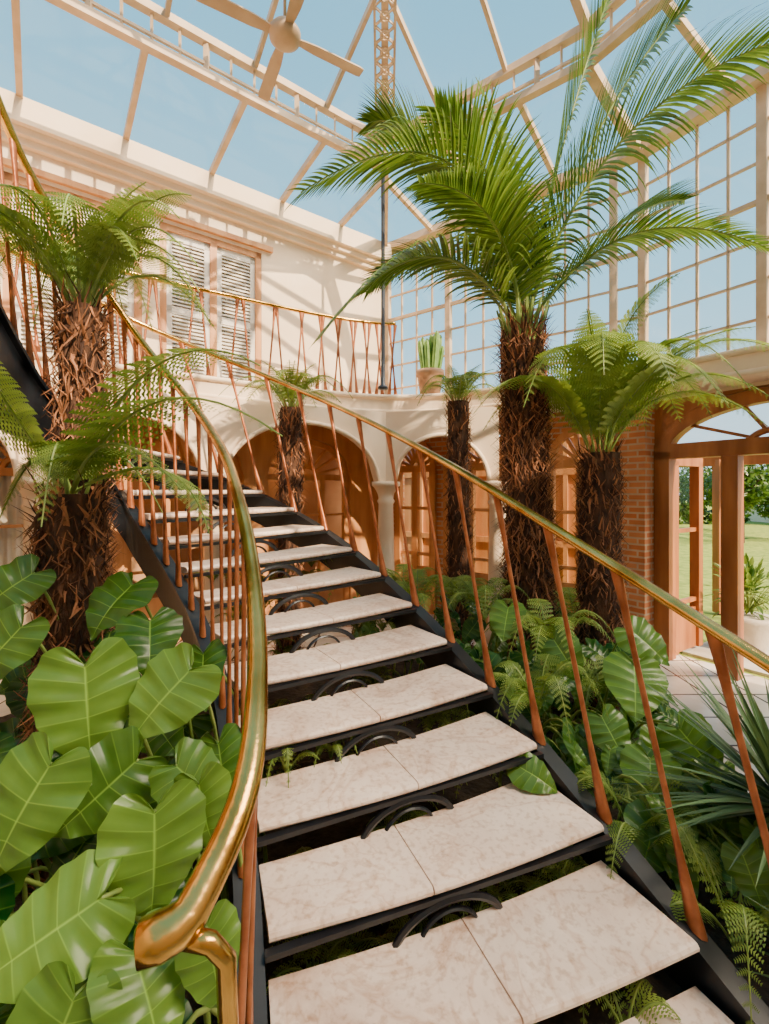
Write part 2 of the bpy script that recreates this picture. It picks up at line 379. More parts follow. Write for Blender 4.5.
for i in range(len(cols)-1):
    a=V((*cols[i],0));b=V((*cols[i+1],0)); L=(b-a).length
    w=wall('arch_%d'%(i+1),a,b,2.1,ZF-.26,.14,M_cream,[(.12,L-.12,2.1,min(.78,(L-.24)/2),2.1)],arc)
    m,_=wmat(a,b); mm=MB(); cxx=L/2; W=L-.24; rs_=min(.78,(L-.24)/2)
    tube(mm,[V((cxx-math.cos(math.pi*k/24)*W/2,-.01,2.1+math.sin(math.pi*k/24)*rs_)) for k in range(25)],.03,8,ref=V((0,1,0)))
    mm.build('arch_moulding_%d'%(i+1),[M_cream],arc,True,m)
mb=MB()
for (x,y) in cols:
    lathe(mb,(x,y+.05,0),[(.19,0),(.19,.1),(.15,.14),(.13,.2),(.12,1.0),(.105,1.8),(.13,1.84),(.105,1.88),(.12,1.95),(.17,2.04),(.2,2.06),(.2,2.12)],20)
mb.build('columns',[M_cream],arc,True)

# ---------------------------------------------------------------- baluster shape
def baluster(mb,b,t,along,foot=.034,mid=.010,top=.024,bow=0):
    b=V(b);t=V(t); n=12; pts=[];rs=[]
    along=V(along).normalized(); side=along.cross(Z)
    for k in range(n+1):
        u=k/n; p=b.lerp(t,u)+along*bow*math.sin(math.pi*u)*(1-u)
        w=mid+(foot-mid)*max(0,1-u/.28)**1.6+(top-mid)*max(0,(u-.72)/.28)**1.4+.004*math.sin(math.pi*u)
        pts.append(p); rs.append((w*.55+.003,w))
    vs=[];fs=[];m=8
    for p,r in zip(pts,rs):
        for k in range(m):
            a=2*math.pi*k/m
            vs.append(p+side*math.cos(a)*r[0]+along*math.sin(a)*r[1])
    for i in range(n):
        for k in range(m):
            a=i*m+k;c=i*m+(k+1)%m; fs.append((a,c,c+m,a+m))
    mb.add(vs,fs)
mb=MB(); rb=MB()
tops=[]
for k in range(0,200):
    t=0.6+(5.1-.6)*k/60
    if t>5.1: break
    p=edge(t)+V((0,0,0)); q=edge(t+.05)-edge(t-.05); inn=V((q.y,-q.x,0)).normalized()
    p=p-inn*.06
    if k%2==0:
        al=q.normalized(); s=.09*(1 if (k//2)%2 else -1)
        baluster(mb,p+V((0,0,ZF)),p+al*s+V((0,0,ZF+1.02)),al,.03,.009,.028)
    tops.append(p+V((0,0,ZF+1.04)))
mb.build('balcony_balusters',[M_copper],bal,True)
tube(rb,tops,(.032,.024),10); rb.build('balcony_handrail',[M_brass],bal,True)

# ---------------------------------------------------------------- staircase
stair=empty('curved_staircase')
ok=[-2,-1,0,1,3,5,7,9,11,12.5,14,16,18,19]
op=[(1.63,.62,0),(1.5,1.0,0),(1.36,1.38,0),(1.19,1.75,0),(.826,2.5,0),(.431,3.17,0),(-.03,3.82,0),(-.58,4.36,0),(-1.25,4.68,0),(-1.85,4.68,0),(-2.5,4.38,0),(-3.1,3.72,0),(-3.42,3.05,0),(-3.5,2.7,0)]
ik=[-1,0,1,2,3,4,5,6,7,9,11,14,16,19]
ip=[(-.36,.80,0),(-.285,1.03,0),(-.33,1.31,0),(-.42,1.6,0),(-.53,1.88,0),(-.655,2.14,0),(-.80,2.42,0),(-.97,2.67,0),(-1.15,2.88,0),(-1.5,3.14,0),(-1.8,3.24,0),(-2.12,3.05,0),(-2.22,2.75,0),(-2.12,2.15,0)]
outer=hermite(ok,op); inner=hermite(ik,ip)
zt=lambda i:.3+.17*(i-1)
def left_of(f,t):
    d=(f(t+.05)-f(t-.05)).normalized(); return V((-d.y,d.x,0)),d
tr=MB()
for i in range(0,19):
    js=.46+.05*math.sin(i*2.3)
    for (u0,u1) in ((0,js),(js+.004,1)):
        if i>8 : 
            if u0==0: u0,u1=0,1
            else: continue
        K=8; z=zt(i); front=[];back=[]
        for k in range(K+1):
            u=u0+(u1-u0)*k/K
            f=inner(i).lerp(outer(i),.01+.975*u); b=inner(i+1).lerp(outer(i+1),.01+.975*u)
            d=(b-f).normalized(); front.append((f-d*.03*math.sin(math.pi*u),d)); back.append(b-d*(.01+.03*math.sin(math.pi*u)))
        prof=[(.0,-.040),(-.018,-.036),(-.026,-.025),(-.026,-.014),(-.018,-.003),(-.004,0)]
        rows=[]
        for (dy,dz) in prof: rows.append([f+d*dy+V((0,0,z+dz)) for f,d in front])
        rows.append([b+V((0,0,z)) for b in back]); rows.append([b+V((0,0,z-.04)) for b in back])
        vs=[p for r in rows for p in r]; nr=len(rows); w=K+1; fs=[]
        for r in range(nr):
            r2=(r+1)%nr
            for k in range(K): fs.append((r*w+k,r*w+k+1,r2*w+k+1,r2*w+k))
        fs.append(tuple(r*w for r in range(nr))); fs.append(tuple(r*w+K for r in range(nr-1,-1,-1)))
        tr.add(vs,fs)
tr.build('marble_treads',[M_marble],stair)
st=MB()
for f,sgn in ((outer,-1),(inner,1)):
    a0=-1.0 if sgn<0 else -.3
    ts=[a0+(19-a0)*k/110 for k in range(111)]; rows=[]
    for t in ts:
        l,d=left_of(f,t); o=l*sgn; p=f(t); z=zt(t)
        tz=max(z-.05,.02)
        rows.append([p+V((0,0,tz)),p+o*.095+V((0,0,tz)),p+o*.095+V((0,0,tz-.03)),p+o*.06+V((0,0,tz-.03)),p+o*.06+V((0,0,max(z-.36,-.02))),p+V((0,0,max(z-.36,-.02)))])
    vs=[q for r in rows for q in r]; fs=[]
    for i in range(len(rows)-1):
        for k in range(6): fs.append((i*6+k,i*6+(k+1)%6,i*6+6+(k+1)%6,i*6+6+k))
    fs.append(tuple(range(6))); st.add(vs,fs)
st.build('steel_strings',[M_black],stair)
ir=MB()
for i in range(0,19):
    a=inner(i+1);b=outer(i+1); dirv=(b-a).normalized(); z=zt(i)-.05
    nrm=V((-dirv.y,dirv.x,0))
    bar(ir,a+nrm*-.04+V((0,0,z)),b+nrm*-.04+V((0,0,z)),.03,.03)
    if i>0: bar(ir,a+nrm*-.04+V((0,0,z+.165)),b+nrm*-.04+V((0,0,z+.165)),.03,.02)
    for cu,rr,th in ((.46,.24,.016),(.46,.13,.008)):
        c=a.lerp(b,cu)-nrm*.05
        pts=[c+dirv*math.cos(math.pi*k/16)*rr+V((0,0,z+math.sin(math.pi*k/16)*.15*(rr/.24)**.5)) for k in range(17)]
        tube(ir,pts,(.012,th),6)
ir.build('riser_ironwork',[M_black],stair)
RH=1.18
rl=MB()
pts=[];rs=[]
for k in range(121):
    t=-2+(20.5)*k/120
    l,d=left_of(outer,t); pts.append(outer(t)-l*.06+V((0,0,zt(t)+RH))); rs.append((.034,.024))
tube(rl,pts,rs,12)
pts=[];rs=[]
for k in range(121):
    t=-.75+(19.4)*k/120
    l,d=left_of(inner,t); e=max(0,(1.2-t)/2.0)
    pts.append(inner(t)+l*(.03)+V((0,0,zt(t)+RH+.02*e))); rs.append((.028+.008*e,.024+.010*e))
p0=pts[0]; d0=(pts[0]-pts[2]).normalized()
pre=[p0+d0*.055+V((-.060,0,.012)),p0+d0*.053+V((-.057,0,.012)),p0+d0*.040+V((-.030,0,.008)),p0+d0*.022+V((-.01,0,.003))]
tube(rl,pre+pts,[(.030,.022),(.042,.032),(.044,.036),(.041,.035)]+rs,16)
q=p0+d0*.02
tube(rl,[q+V((.0,0,-.02)),q+V((.05,.0,-.03)),q+V((.075,.01,-.07)),q+V((.08,.01,-.2)),q+V((.08,.01,-.62)),q+V((.08,.01,-.96))],.019,12,ref=V((0,1,0)))
rl.build('brass_handrails',[M_brass],stair,True)
bl=MB()
for i in range(-2,19):
    l,d=left_of(outer,i+.1); l2,_=left_of(outer,i+.95)
    b=outer(i+.1)-l*.065+V((0,0,max(0.0,zt(i+.1)-.05))); t=outer(i+.95)-l2*.06+V((0,0,zt(i+.95)+RH-.015))
    baluster(bl,b,t,d+V((0,0,.3)),.045,.0125,.034)
t0=-.2
while t0<18.5:
    l,d=left_of(inner,t0); sh=.6
    l2,_=left_of(inner,t0+sh)
    b=inner(t0)+l*.06+V((0,0,zt(t0)-.05)); t=inner(t0+sh)+l2*.03+V((0,0,zt(t0+sh)+RH-.015))
    baluster(bl,b,t,d+V((0,0,.3)),.03,.0095,.024)
    t0+=.72
bl.build('copper_balusters',[M_copper],stair,True)

# ---------------------------------------------------------------- ceiling (glass roof)
roof=empty('ceiling')
r0=PL; t1=1.45; r1=offs(PL,t1); t2=3.1; r2=offs(PL,t2)
z0_,z1_,z1t,z2_=ZE,6.35,6.72,7.5
rm=MB(); gm=MB()
def tier(Ra,Rb,za,zb,t,sp,w,h):
    n=len(Ra)
    for i in range(n):
        a,b=Ra[i],Ra[(i+1)%n]; a2,b2=Rb[i],Rb[(i+1)%n]; L=(b-a).length; d=(b-a)/L; nn=V((d.y,-d.x,0))
        c0=(a2-a).dot(d); c1=(b-b2).dot(d)
        m=int(round(L/sp))
        for k in range(1,m):
            s=L*k/m; f=min(1,s/max(c0,1e-3),(L-s)/max(c1,1e-3))
            bar(rm,a+d*s+V((0,0,za)),a+d*s+nn*t*f+V((0,0,za+(zb-za)*f)),w,h)
        bar(rm,a+V((0,0,za)),a2+V((0,0,zb)),w*1.8,h*1.6)
        gm.add([a+V((0,0,za+.04)),b+V((0,0,za+.04)),b2+V((0,0,zb+.04)),a2+V((0,0,zb+.04))],[(0,1,2,3)])
tier(r0,r1,z0_,z1_,t1,1.05,.06,.08)
tier(r1,r2,z1t,z2_,t2-t1,.9,.045,.07)
n=5
for i in range(n):
    a,b=r1[i],r1[(i+1)%n]; L=(b-a).length; d=(b-a)/L
    for z,w,h in ((z1_,.09,.08),(z1_+.12,.03,.03),(z1t,.09,.08)): bar(rm,a+V((0,0,z)),b+V((0,0,z)),w,h)
    m=int(round(L/.26))
    for k in range(m+1): 
        w=.05 if k%4==0 else .022
        bar(rm,a+d*L*k/m+V((0,0,z1_)),a+d*L*k/m+V((0,0,z1t)),w,w)
    gm.add([a+V((0,0,z1_)),b+V((0,0,z1_)),b+V((0,0,z1t)),a+V((0,0,z1t))],[(0,1,2,3)])
    a,b=r0[i],r0[(i+1)%n]; bar(rm,a+V((0,0,z0_)),b+V((0,0,z0_)),.14,.12)
    a,b=r2[i],r2[(i+1)%n]; bar(rm,a+V((0,0,z2_)),b+V((0,0,z2_)),.12,.12)
cc=sum(r2,V((0,0,0)))/5
gm.add([p+V((0,0,z2_+.05)) for p in r2],[tuple(range(5))])
for i in range(5):
    a,b=r2[i],r2[(i+1)%5]
    bar(rm,a+V((0,0,z2_)),cc+V((0,0,z2_)),.08,.1)
    for u in (.33,.66): bar(rm,a.lerp(b,u)+V((0,0,z2_)),cc.lerp(a.lerp(b,u),.1)+V((0,0,z2_)),.04,.05)
    for u in (.35,.7): bar(rm,a.lerp(cc,u)+V((0,0,z2_)),b.lerp(cc,u)+V((0,0,z2_)),.035,.05)
rm.build('roof_frame',[M_roofwood],roof); gm.build('roof_glass',[M_glass],roof)
lg=MB(); a=r1[1]+V((0,0,z1t-.05)); b=r2[1]+V((0,0,z2_-.05)); dn=V((0,0,-.22)); nseg=14; sx=V((.11,0,0))
for s in (-1,1):
    for q in (V((0,0,0)),dn): bar(lg,a+sx*s+q,b+sx*s+q,.025,.025)
for k in range(nseg):
    p=a.lerp(b,k/nseg);q=a.lerp(b,(k+1)/nseg)
    for o in (V((0,0,0)),dn):
        bar(lg,p-sx+o,q+sx+o,.014,.014); bar(lg,p+sx+o,q-sx+o,.014,.014)
        c=(p+q)/2+o
        tube(lg,[c+V((.05*math.cos(x*math.pi/6),.05*math.sin(x*math.pi/6),-.0)) for x in range(13)],.009,5)
    for s in (-1,1): bar(lg,p+sx*s,q+sx*s+dn,.014,.014)
lg.build('lattice_girder',[M_roofwood],roof)
mb=MB(); lathe(mb,(-.02,6.2,ZF),[(.07,0),(.07,.03),(.03,.06),(.026,.4),(.026,2.9),(.05,2.93),(.05,2.99)],14)
mb.build('roof_support_pole',[M_pole],None,True)
M_fan=pmat('fan_timber',(.36,.24,.15),(.48,.34,.22),4,.5)
fan=empty('ceiling_fan'); fc=V((-.91,4.2,6.15)); fm=MB()
lathe(fm,fc,[(.02,-.07),(.09,-.065),(.14,-.03),(.145,.02),(.11,.07),(.04,.1),(.02,.12)],24)
fm.build('motor_hub',[M_fan],fan,True)
fm=MB(); lathe(fm,fc,[(.015,.1),(.015,1.04),(.06,1.05),(.06,1.1)],12); fm.build('down_rod',[M_fan],fan,True)
fm=MB()
for k in range(4):
    a=math.radians(29+90*k); d=V((math.cos(a),math.sin(a),0)); s=V((-d.y,d.x,.12))
    vs=[]
    for r,w in ((.10,.03),(.2,.045),(.3,.055),(.74,.06),(.78,.05)):
        for q,zq in ((-1,-.006),(1,-.006),(1,.006),(-1,.006)): vs.append(fc+d*r+s*w*q+V((0,0,zq)))
    fs=[(0,1,2,3),(16,19,18,17)]
    for i in range(4):
        for j in range(4): fs.append((i*4+j,i*4+(j+1)%4,i*4+4+(j+1)%4,i*4+4+j))
    fm.add(vs,fs)
fm.build('blades',[M_fan],fan)

# ---------------------------------------------------------------- plants
def bez(a,b,c,u): return a*(1-u)**2+b*2*u*(1-u)+c*u*u
def fern_frond(mb,p0,p1,p2,W,npin=24,npl=8,base=.5,rach=.008,ramp=.35):
    p0,p1,p2=V(p0),V(p1),V(p2)
    ctl=p1*2-(p0+p2)/2
    pts=[bez(p0,ctl,p2,k/14) for k in range(15)]
    tube(mb,pts,[rach*(1-.8*k/14)+.0015 for k in range(15)],5,.35,1)
    for j in range(npin):
        s=.10+.9*j/npin
        p=bez(p0,ctl,p2,s); T=(bez(p0,ctl,p2,min(1,s+.02))-bez(p0,ctl,p2,s-.02)); T,S,N=frm(T)
        L=W*(min(1,(s+.02)/ramp)**.8)*max(0.06,(1-s)**.62)
        for sg in (-1,1):
            d=(S*sg*.92+T*.42+N*random.uniform(-.12,.02)).normalized()
            col=min(1,max(0,base+random.uniform(-.22,.22)+.12*s))
            pw=(T-d*T.dot(d)).normalized()
            vs=[];fs=[]
            for q in range(npl):
                u=(q+.5)/npl; c=p+d*L*u-Z*(L*.22*u*u)
                l=L*.20*(1-u*.8)+.004; w=L/npl*.40
                for s2 in (-1,1):
                    o=len(vs); t=c+pw*s2*l+d*l*.35
                    vs+= [c-d*w,c+d*w,t+d*w*.3,t-d*w*.3]; fs.append((o,o+1,o+2,o+3))
            mb.add(vs,fs,col,0)
def trunk(mb,base,top,r0,r1,nst=260,flare=.06,ln=.16,seed=1):
    base=V(base);top=V(top); rg=random.Random(seed); n=18;K=16; vs=[];fs=[]
    ax=top-base
    for k in range(K+1):
        u=k/K; r=r0+(r1-r0)*u
        for j in range(n):
            a=2*math.pi*j/n; rr=r*(1+rg.uniform(-.1,.1)); vs.append(base+ax*u+V((math.cos(a)*rr,math.sin(a)*rr,0)))
    for k in range(K):
        for j in range(n): a=k*n+j;b=k*n+(j+1)%n; fs.append((a,b,b+n,a+n))
    fs.append(tuple(range(K*n,K*n+n))); mb.add(vs,fs,.15,2)
    for k in range(nst):
        u=rg.random(); a=rg.uniform(0,6.283); r=r0+(r1-r0)*u
        d=V((math.cos(a),math.sin(a),0)); p=base+ax*u+d*r*.9; s=V((-d.y,d.x,0))
        l=ln*rg.uniform(.3,1.3); w=rg.uniform(.003,.009) if rg.random()<.8 else rg.uniform(.010,.017)
        up=.9 if rg.random()<.5 else -.8
        if up<0 and u*ax.length<.3: up=.9
        q1=p+d*(flare*.5)+Z*l*.45*up; q2=p+d*(flare*rg.uniform(.3,1.9))+Z*l*up+s*rg.uniform(-.07,.07)
        col=rg.random()**1.6
        mb.add([p-s*w,p+s*w,q1+s*w*.8,q1-s*w*.8,q2+s*w*.2,q2-s*w*.2,q1+d*.008],[(0,1,2,6),(0,6,3),(3,6,5),(6,2,4,5)],col,3)
def tree_fern(name,base,top,r0,r1,n,R,rise,droop,W,specials=(),seed=1,npin=24,npl=8,col=.5,nst=260,inner_n=5):
    random.seed(seed); e=empty(name); mb=MB(); tp=V(top)
    trunk(mb,base,top,r0,r1,int(nst*4),seed=seed)
    mb.build('trunk',[M_fern,M_stalk,M_bark,M_fibre],e)
    mb=MB()
    for k in range(n):
        a=2*math.pi*k/n+random.uniform(-.15,.15)+seed; d=V((math.cos(a),math.sin(a),0)); rr=R*random.uniform(.8,1.1)
        p2=tp+d*rr+Z*(droop*random.uniform(.5,1.3)); p1=tp+d*rr*.5+Z*rise*random.uniform(.8,1.2)
        fern_frond(mb,tp+d*r1*.5,p1,p2,W*random.uniform(.85,1.1),npin,npl,col)
    for k in range(inner_n):
        a=random.uniform(0,6.28); d=V((math.cos(a),math.sin(a),0))
        fern_frond(mb,tp,tp+d*R*.25+Z*rise*1.0,tp+d*R*.7+Z*rise*1.4,W*.8,npin,npl,col+.1)
    for sp_ in specials: fern_frond(mb,tp,sp_[0],sp_[1],sp_[2],npin,npl,sp_[3] if len(sp_)>3 else col+.08,ramp=.22)
    mb.build('fronds',[M_fern,M_stalk,M_bark,M_fibre],e)
    return e
tree_fern('tree_fern',(-1.78,2.72,0),(-1.75,2.65,3.05),.15,.10,15,.80,.40,.08,.19,
    specials=[((-1.35,2.4,3.45),(-.98,2.2,3.30),.2),((-1.9,2.4,3.4),(-2.1,2.1,3.3),.2),((-1.4,2.6,3.55),(-1.05,2.5,3.6),.2)],seed=3,npin=28,npl=9,col=.5,nst=520,inner_n=4)
tree_fern('tree_fern',(-1.60,2.38,0),(-1.58,2.32,1.98),.165,.13,4,.38,.2,-.12,.16,
    specials=[((-.98,1.93,2.36),(-.36,1.62,2.19),.25,.42),((-1.02,2.0,2.52),(-.50,1.85,2.50),.24,.5),((-1.70,2.1,2.36),(-1.60,1.75,2.62),.22,.6),((-1.1,2.25,2.10),(-.80,2.1,1.80),.2,.4),((-1.2,2.0,2.2),(-.75,1.7,2.0),.2,.35)],seed=5,npin=30,npl=9,col=.5,nst=420,inner_n=1)
tree_fern('tree_fern',(1.87,4.0,0),(1.87,4.0,2.32),.17,.15,15,1.15,.70,.42,.36,
    specials=[((2.4,3.7,3.1),(3.0,3.4,3.0),.36),((2.4,3.8,2.8),(3.0,3.6,2.5),.34),((1.95,3.8,3.25),(2.25,3.5,3.65),.34),((1.7,3.7,2.95),(1.45,3.3,3.3),.34),((2.1,3.5,2.95),(2.5,3.1,3.1),.34)],seed=8,npin=30,npl=10,col=.6,nst=460)
tree_fern('tree_fern',(.9,5.5,0),(.88,5.5,3.05),.13,.12,11,.62,.25,.05,.17,seed=11,npin=18,npl=6,col=.5,nst=300)
tree_fern('tree_fern',(-1.12,5.35,0),(-1.09,5.35,2.95),.13,.12,12,.75,.3,.1,.18,seed=14,npin=18,npl=6,col=.55,nst=300)

def palm_frond(mb,p0,p1,p2,L0=.5,n=44,base=.5,droop=.35):
    p0,p1,p2=V(p0),V(p1),V(p2); ctl=p1*2-(p0+p2)/2
    pts=[bez(p0,ctl,p2,k/16) for k in range(17)]
    tube(mb,pts,[(.020*(1-.85*k/16)+.002,.014*(1-.85*k/16)+.002) for k in range(17)],6,.7,1)
    for j in range(n):
        s=.12+.87*j/(n-1)
        p=bez(p0,ctl,p2,s); T=(bez(p0,ctl,p2,min(1,s+.02))-bez(p0,ctl,p2,s-.02)); T,S,N=frm(T)
        L=L0*(.45+.55*math.sin(math.pi*min(1,s*1.05)**.8))*(1 if s<.8 else 1-(s-.8)*1.8)
        for sg in (-1,1):
            jit=random.uniform(-.08,.08)
            d=(S*sg*(1.0-.3*s)+T*(.42+.5*s+jit)+N*.12).normalized()
            q=p.copy(); w0=.0145; rows=[]; K=6; step=L*random.uniform(.9,1.08)/K
            for k in range(K+1):
                u=k/K; w=w0*(.55+1.4*u if u<.3 else 1.0*(1-u)**.8*1.25+.02)
                wv=T-d*T.dot(d); 
                if wv.length<.05: wv=N
                wv.normalize(); nv=wv.cross(d)
                rows.append((q-wv*w+nv*w*.25,q-nv*w*.15,q+wv*w+nv*w*.25))
                q=q+d*step; d=(d-Z*droop*step*(1.4+u*4)).normalized()
            vs=[x for r in rows for x in r]; fs=[]
            for k in range(K):
                a=k*3; fs+=[(a,a+1,a+4,a+3),(a+1,a+2,a+5,a+4)]
            c=min(1,max(0,base+random.uniform(-.3,.3)))
            mb.add(vs,fs,c,0)
random.seed(21)
palm=empty('feather_palm'); mb=MB()
PC=V((1.26,4.2,3.42))
trunk(mb,(1.34,4.2,0),PC+V((0,0,.05)),.19,.165,4200,.09,.2,seed=4)
mb.build('trunk',[M_palm,M_stalk,M_bark,M_fibre],palm)
mb=MB()
FR=[((.60,3.8,4.66),(-.62,3.4,4.20),.74,.5,.55),((.45,4.2,5.0),(-.15,4.2,5.35),.62,.4,.5),((1.58,4.2,4.95),(1.95,4.0,6.3),.66,.45,.4),
    ((1.85,3.75,4.75),(2.8,3.2,5.15),.85,.5,.6),((2.05,3.9,4.15),(2.9,3.4,3.76),.55,.45,.5),((.42,3.9,3.98),(-.5,3.5,3.15),.6,.5,.6),
    ((1.2,4.3,4.8),(.95,4.5,5.9),.6,.4,.4),((2.2,4.4,4.5),(3.0,4.6,4.9),.55,.3,.4),((.5,4.6,4.3),(-.2,4.9,4.1),.55,.3,.5),
    ((1.8,4.0,5.0),(2.5,3.8,6.0),.75,.4,.45),((.95,4.0,4.6),(.4,3.6,5.0),.66,.5,.5),((1.5,4.8,4.3),(1.9,5.4,4.5),.4,.2,.4),((.9,3.8,4.2),(.25,3.3,4.2),.55,.5,.6)]
for m_,t_,l_,c_,dr_ in FR: palm_frond(mb,PC,m_,t_,l_,62,c_,dr_)
mb.build('fronds',[M_palm,M_stalk,M_bark,M_fibre],palm)
mb=MB()
for k in range(16):
    a=k*2.4; d=V((math.cos(a),math.sin(a),0)); p=PC-Z*.15+d*.13
    tube(mb,[p,p+d*.04+Z*.2,p+d*.10+Z*.4],[(.035,.02),(.026,.016),(.012,.01)],6,.3,0)
mb.build('leaf_bases',[M_stalk],palm)

hk=[0,.08,.18,.30,.42,.55,.68,.8,.92,1]
hp=[(0,.03,0),(.10,-.15,0),(.26,-.23,0),(.42,-.11,0),(.50,.10,0),(.475,.34,0),(.38,.57,0),(.24,.77,0),(.09,.92,0),(0,1.0,0)]
hout=hermite(hk,hp)
def leaf_template(seed):
    nv=8; sub=[0,.05,.3,.5,.7,.95]; tl=[(k+s)/nv for k in range(nv) for s in sub]+[1.0]; ph_=[s for k in range(nv) for s in sub]+[0]
    R=7; vs=[];fs=[];cs=[]; rows=len(tl)-1
    for sg in (-1,1):
        o=len(vs)
        for i in range(rows+1):
            t=tl[i]; ph=ph_[i]; O=hout(t); my=max(0,(t-.22)/.78)**1.05
            vein=1.0 if ph==0 else 0.0
            for r in range(R+1):
                u=0 if r==0 else (.04 if r==1 else (r-1)/(R-1)); sc=1+ (.022*(math.cos(2*math.pi*ph)) if 0<i<rows else 0)*u
                x=O.x*u*sc; y=my+(O.y-my)*u*sc
                z=.014*math.cos(2*math.pi*ph)*min(1,u*2)+(.10+.12*seed)*abs(x) -(.15+.35*seed)*max(0,y-.3)**2-.45*x*x+(.035*math.sin(t*(17+9*seed)+sg+seed*5)*u*u)
                vs.append(V((x*sg,y,z))); c=.34+(.40 if vein else 0)*(1-.6*u)
                if r==0: c=.9
                cs.append(c)
        w=R+1
        for i in range(rows):
            for r in range(R):
                a=o+i*w+r; q=(a,a+1,a+w+1,a+w); fs.append(q if sg<0 else q[::-1])
    return vs,fs,cs
LTS=[leaf_template(s) for s in (0,.3,.6,1.0)]
def ear_leaf(mb,c,size,tip,nrm=None,col=0,root=None,wid=1.0,jit=.25):
    c=V(c);t=V(tip).normalized(); nrm=V(nrm) if nrm else V((-c.x*.25,-.75,.75))
    nrm=nrm+V((random.uniform(-jit,jit)*1.6,random.uniform(-jit,jit),random.uniform(-jit,jit)))
    LT=random.choice(LTS)
    n=(nrm-t*nrm.dot(t)).normalized(); s=t.cross(n)
    o=c-t*size*.35; wid*=random.uniform(.85,1.05)
    vs=[o+s*v.x*size*wid+t*v.y*size+n*v.z*size for v in LT[0]]
    mb.add(vs,LT[1],[min(1,max(0,q+col)) for q in LT[2]],0)
    if root is None: root=V((c.x*.9+random.uniform(-.1,.1),c.y+.35,.03))
    root=V(root); a=o; midp=(a+root)/2+V((0,.12,.15))
    ctl=midp*2-(a+root)/2
    tube(mb,[bez(root,ctl,a,k/8) for k in range(9)],[.012*(1-.5*k/8) for k in range(9)],6,.6,1)
random.seed(33)
ear=MB()
LV=[((-1.10,1.70,1.22),.37,(.25,-.3,-.9),.06),((-.82,1.75,1.23),.30,(-.45,-.5,-.5),.1),((-1.05,1.35,1.08),.30,(-.3,-.5,-.8),.0),
 ((-.65,1.3,.98),.28,(.15,-.3,-.9),.12),((-.80,1.12,.93),.28,(-.7,-.5,-.25),.15),((-.56,1.08,.82),.24,(.5,-.4,-.6),.1),((-.56,1.42,1.02),.20,(.3,-.3,-.8),.08),
 ((-.42,1.12,.86),.18,(.3,-.2,-.9),.05),((-.66,1.58,1.0),.24,(.7,-.3,-.35),.0),((-.72,1.0,.78),.24,(-.2,-.5,-.8),.0),((-.95,1.58,.98),.30,(-.6,-.6,-.5),-.1),
 ((-1.22,2.1,1.5),.28,(-.2,-.6,-.4),-.18),((-1.62,2.0,1.58),.26,(-.5,-.6,-.5),-.15),((-1.02,2.0,1.36),.26,(.3,-.6,-.5),-.18),((-1.50,1.8,1.38),.28,(-.4,-.5,-.7),-.12),
 ((-1.25,1.35,.8),.28,(-.2,-.5,-.8),-.15),((-.95,1.2,.7),.28,(.3,-.5,-.8),-.12),((-.5,1.0,.6),.24,(.2,-.5,-.8),-.05),((-1.0,.95,.70),.26,(-.5,-.5,-.6),.05),
 ((-.62,1.75,.95),.24,(.3,-.5,-.6),-.15),((-.85,2.15,1.15),.26,(.2,-.6,-.6),-.2),((-1.4,2.3,1.2),.28,(.1,-.6,-.6),-.2)]
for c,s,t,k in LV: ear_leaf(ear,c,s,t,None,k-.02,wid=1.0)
for k in range(110):
    x=random.uniform(-2.6,-.55); y=random.uniform(1.0,3.0)
    if x>-.38-.42*(y-.9): continue
    z=random.uniform(.3,.85)
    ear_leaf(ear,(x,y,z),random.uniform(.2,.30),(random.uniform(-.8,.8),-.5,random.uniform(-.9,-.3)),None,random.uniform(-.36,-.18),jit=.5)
ear.build('elephant_ear_plants',[M_ear,M_stalk],None,True)
er=MB()
RV=[((1.58,2.9,.78),.36,(-.3,-.6,-.6),.0),((1.42,2.45,.46),.30,(-.3,-.6,-.5),.05),((.76,2.36,.54),.20,(.7,-.5,-.2),-.05),((1.75,3.1,.98),.3,(.5,-.5,-.5),-.05),
    ((1.2,3.1,.9),.3,(.3,-.6,-.6),-.1),((1.75,2.6,.55),.3,(.4,-.5,-.6),-.1),((.9,3.4,1.05),.28,(-.3,-.6,-.6),-.05),((1.35,2.75,.55),.26,(.2,-.6,-.6),-.1),((1.55,2.2,.35),.28,(-.3,-.6,-.6),-.05)]
for c,s,t,k in RV: ear_leaf(er,c,s,t,(-c[0]*.2,-.6,.9),k)
for k in range(190):
    y=random.uniform(1.9,5.6); o=outer(1+ (y-1.75)/.36) if y<4.4 else V((-.6,0,0)); x=random.uniform(max(o.x+.3,-1.2),2.0)
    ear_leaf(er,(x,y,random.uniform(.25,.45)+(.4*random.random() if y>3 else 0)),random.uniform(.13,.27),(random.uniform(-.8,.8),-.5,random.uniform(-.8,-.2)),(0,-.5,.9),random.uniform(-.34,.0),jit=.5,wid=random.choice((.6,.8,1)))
er.build('elephant_ear_plants',[M_ear,M_stalk],None,True)
uf=MB(); random.seed(44)
def clump(x,y,z,R,n,col,npin=16,npl=5,h=.3):
    for k in range(n):
        a=2*math.pi*k/n+random.uniform(-.3,.3); d=V((math.cos(a),math.sin(a),0)); p=V((x,y,z))
        fern_frond(uf,p,p+d*R*.5+Z*h*random.uniform(.7,1.2),p+d*R+Z*h*random.uniform(.0,.5),R*.28,npin,npl,col,.004)
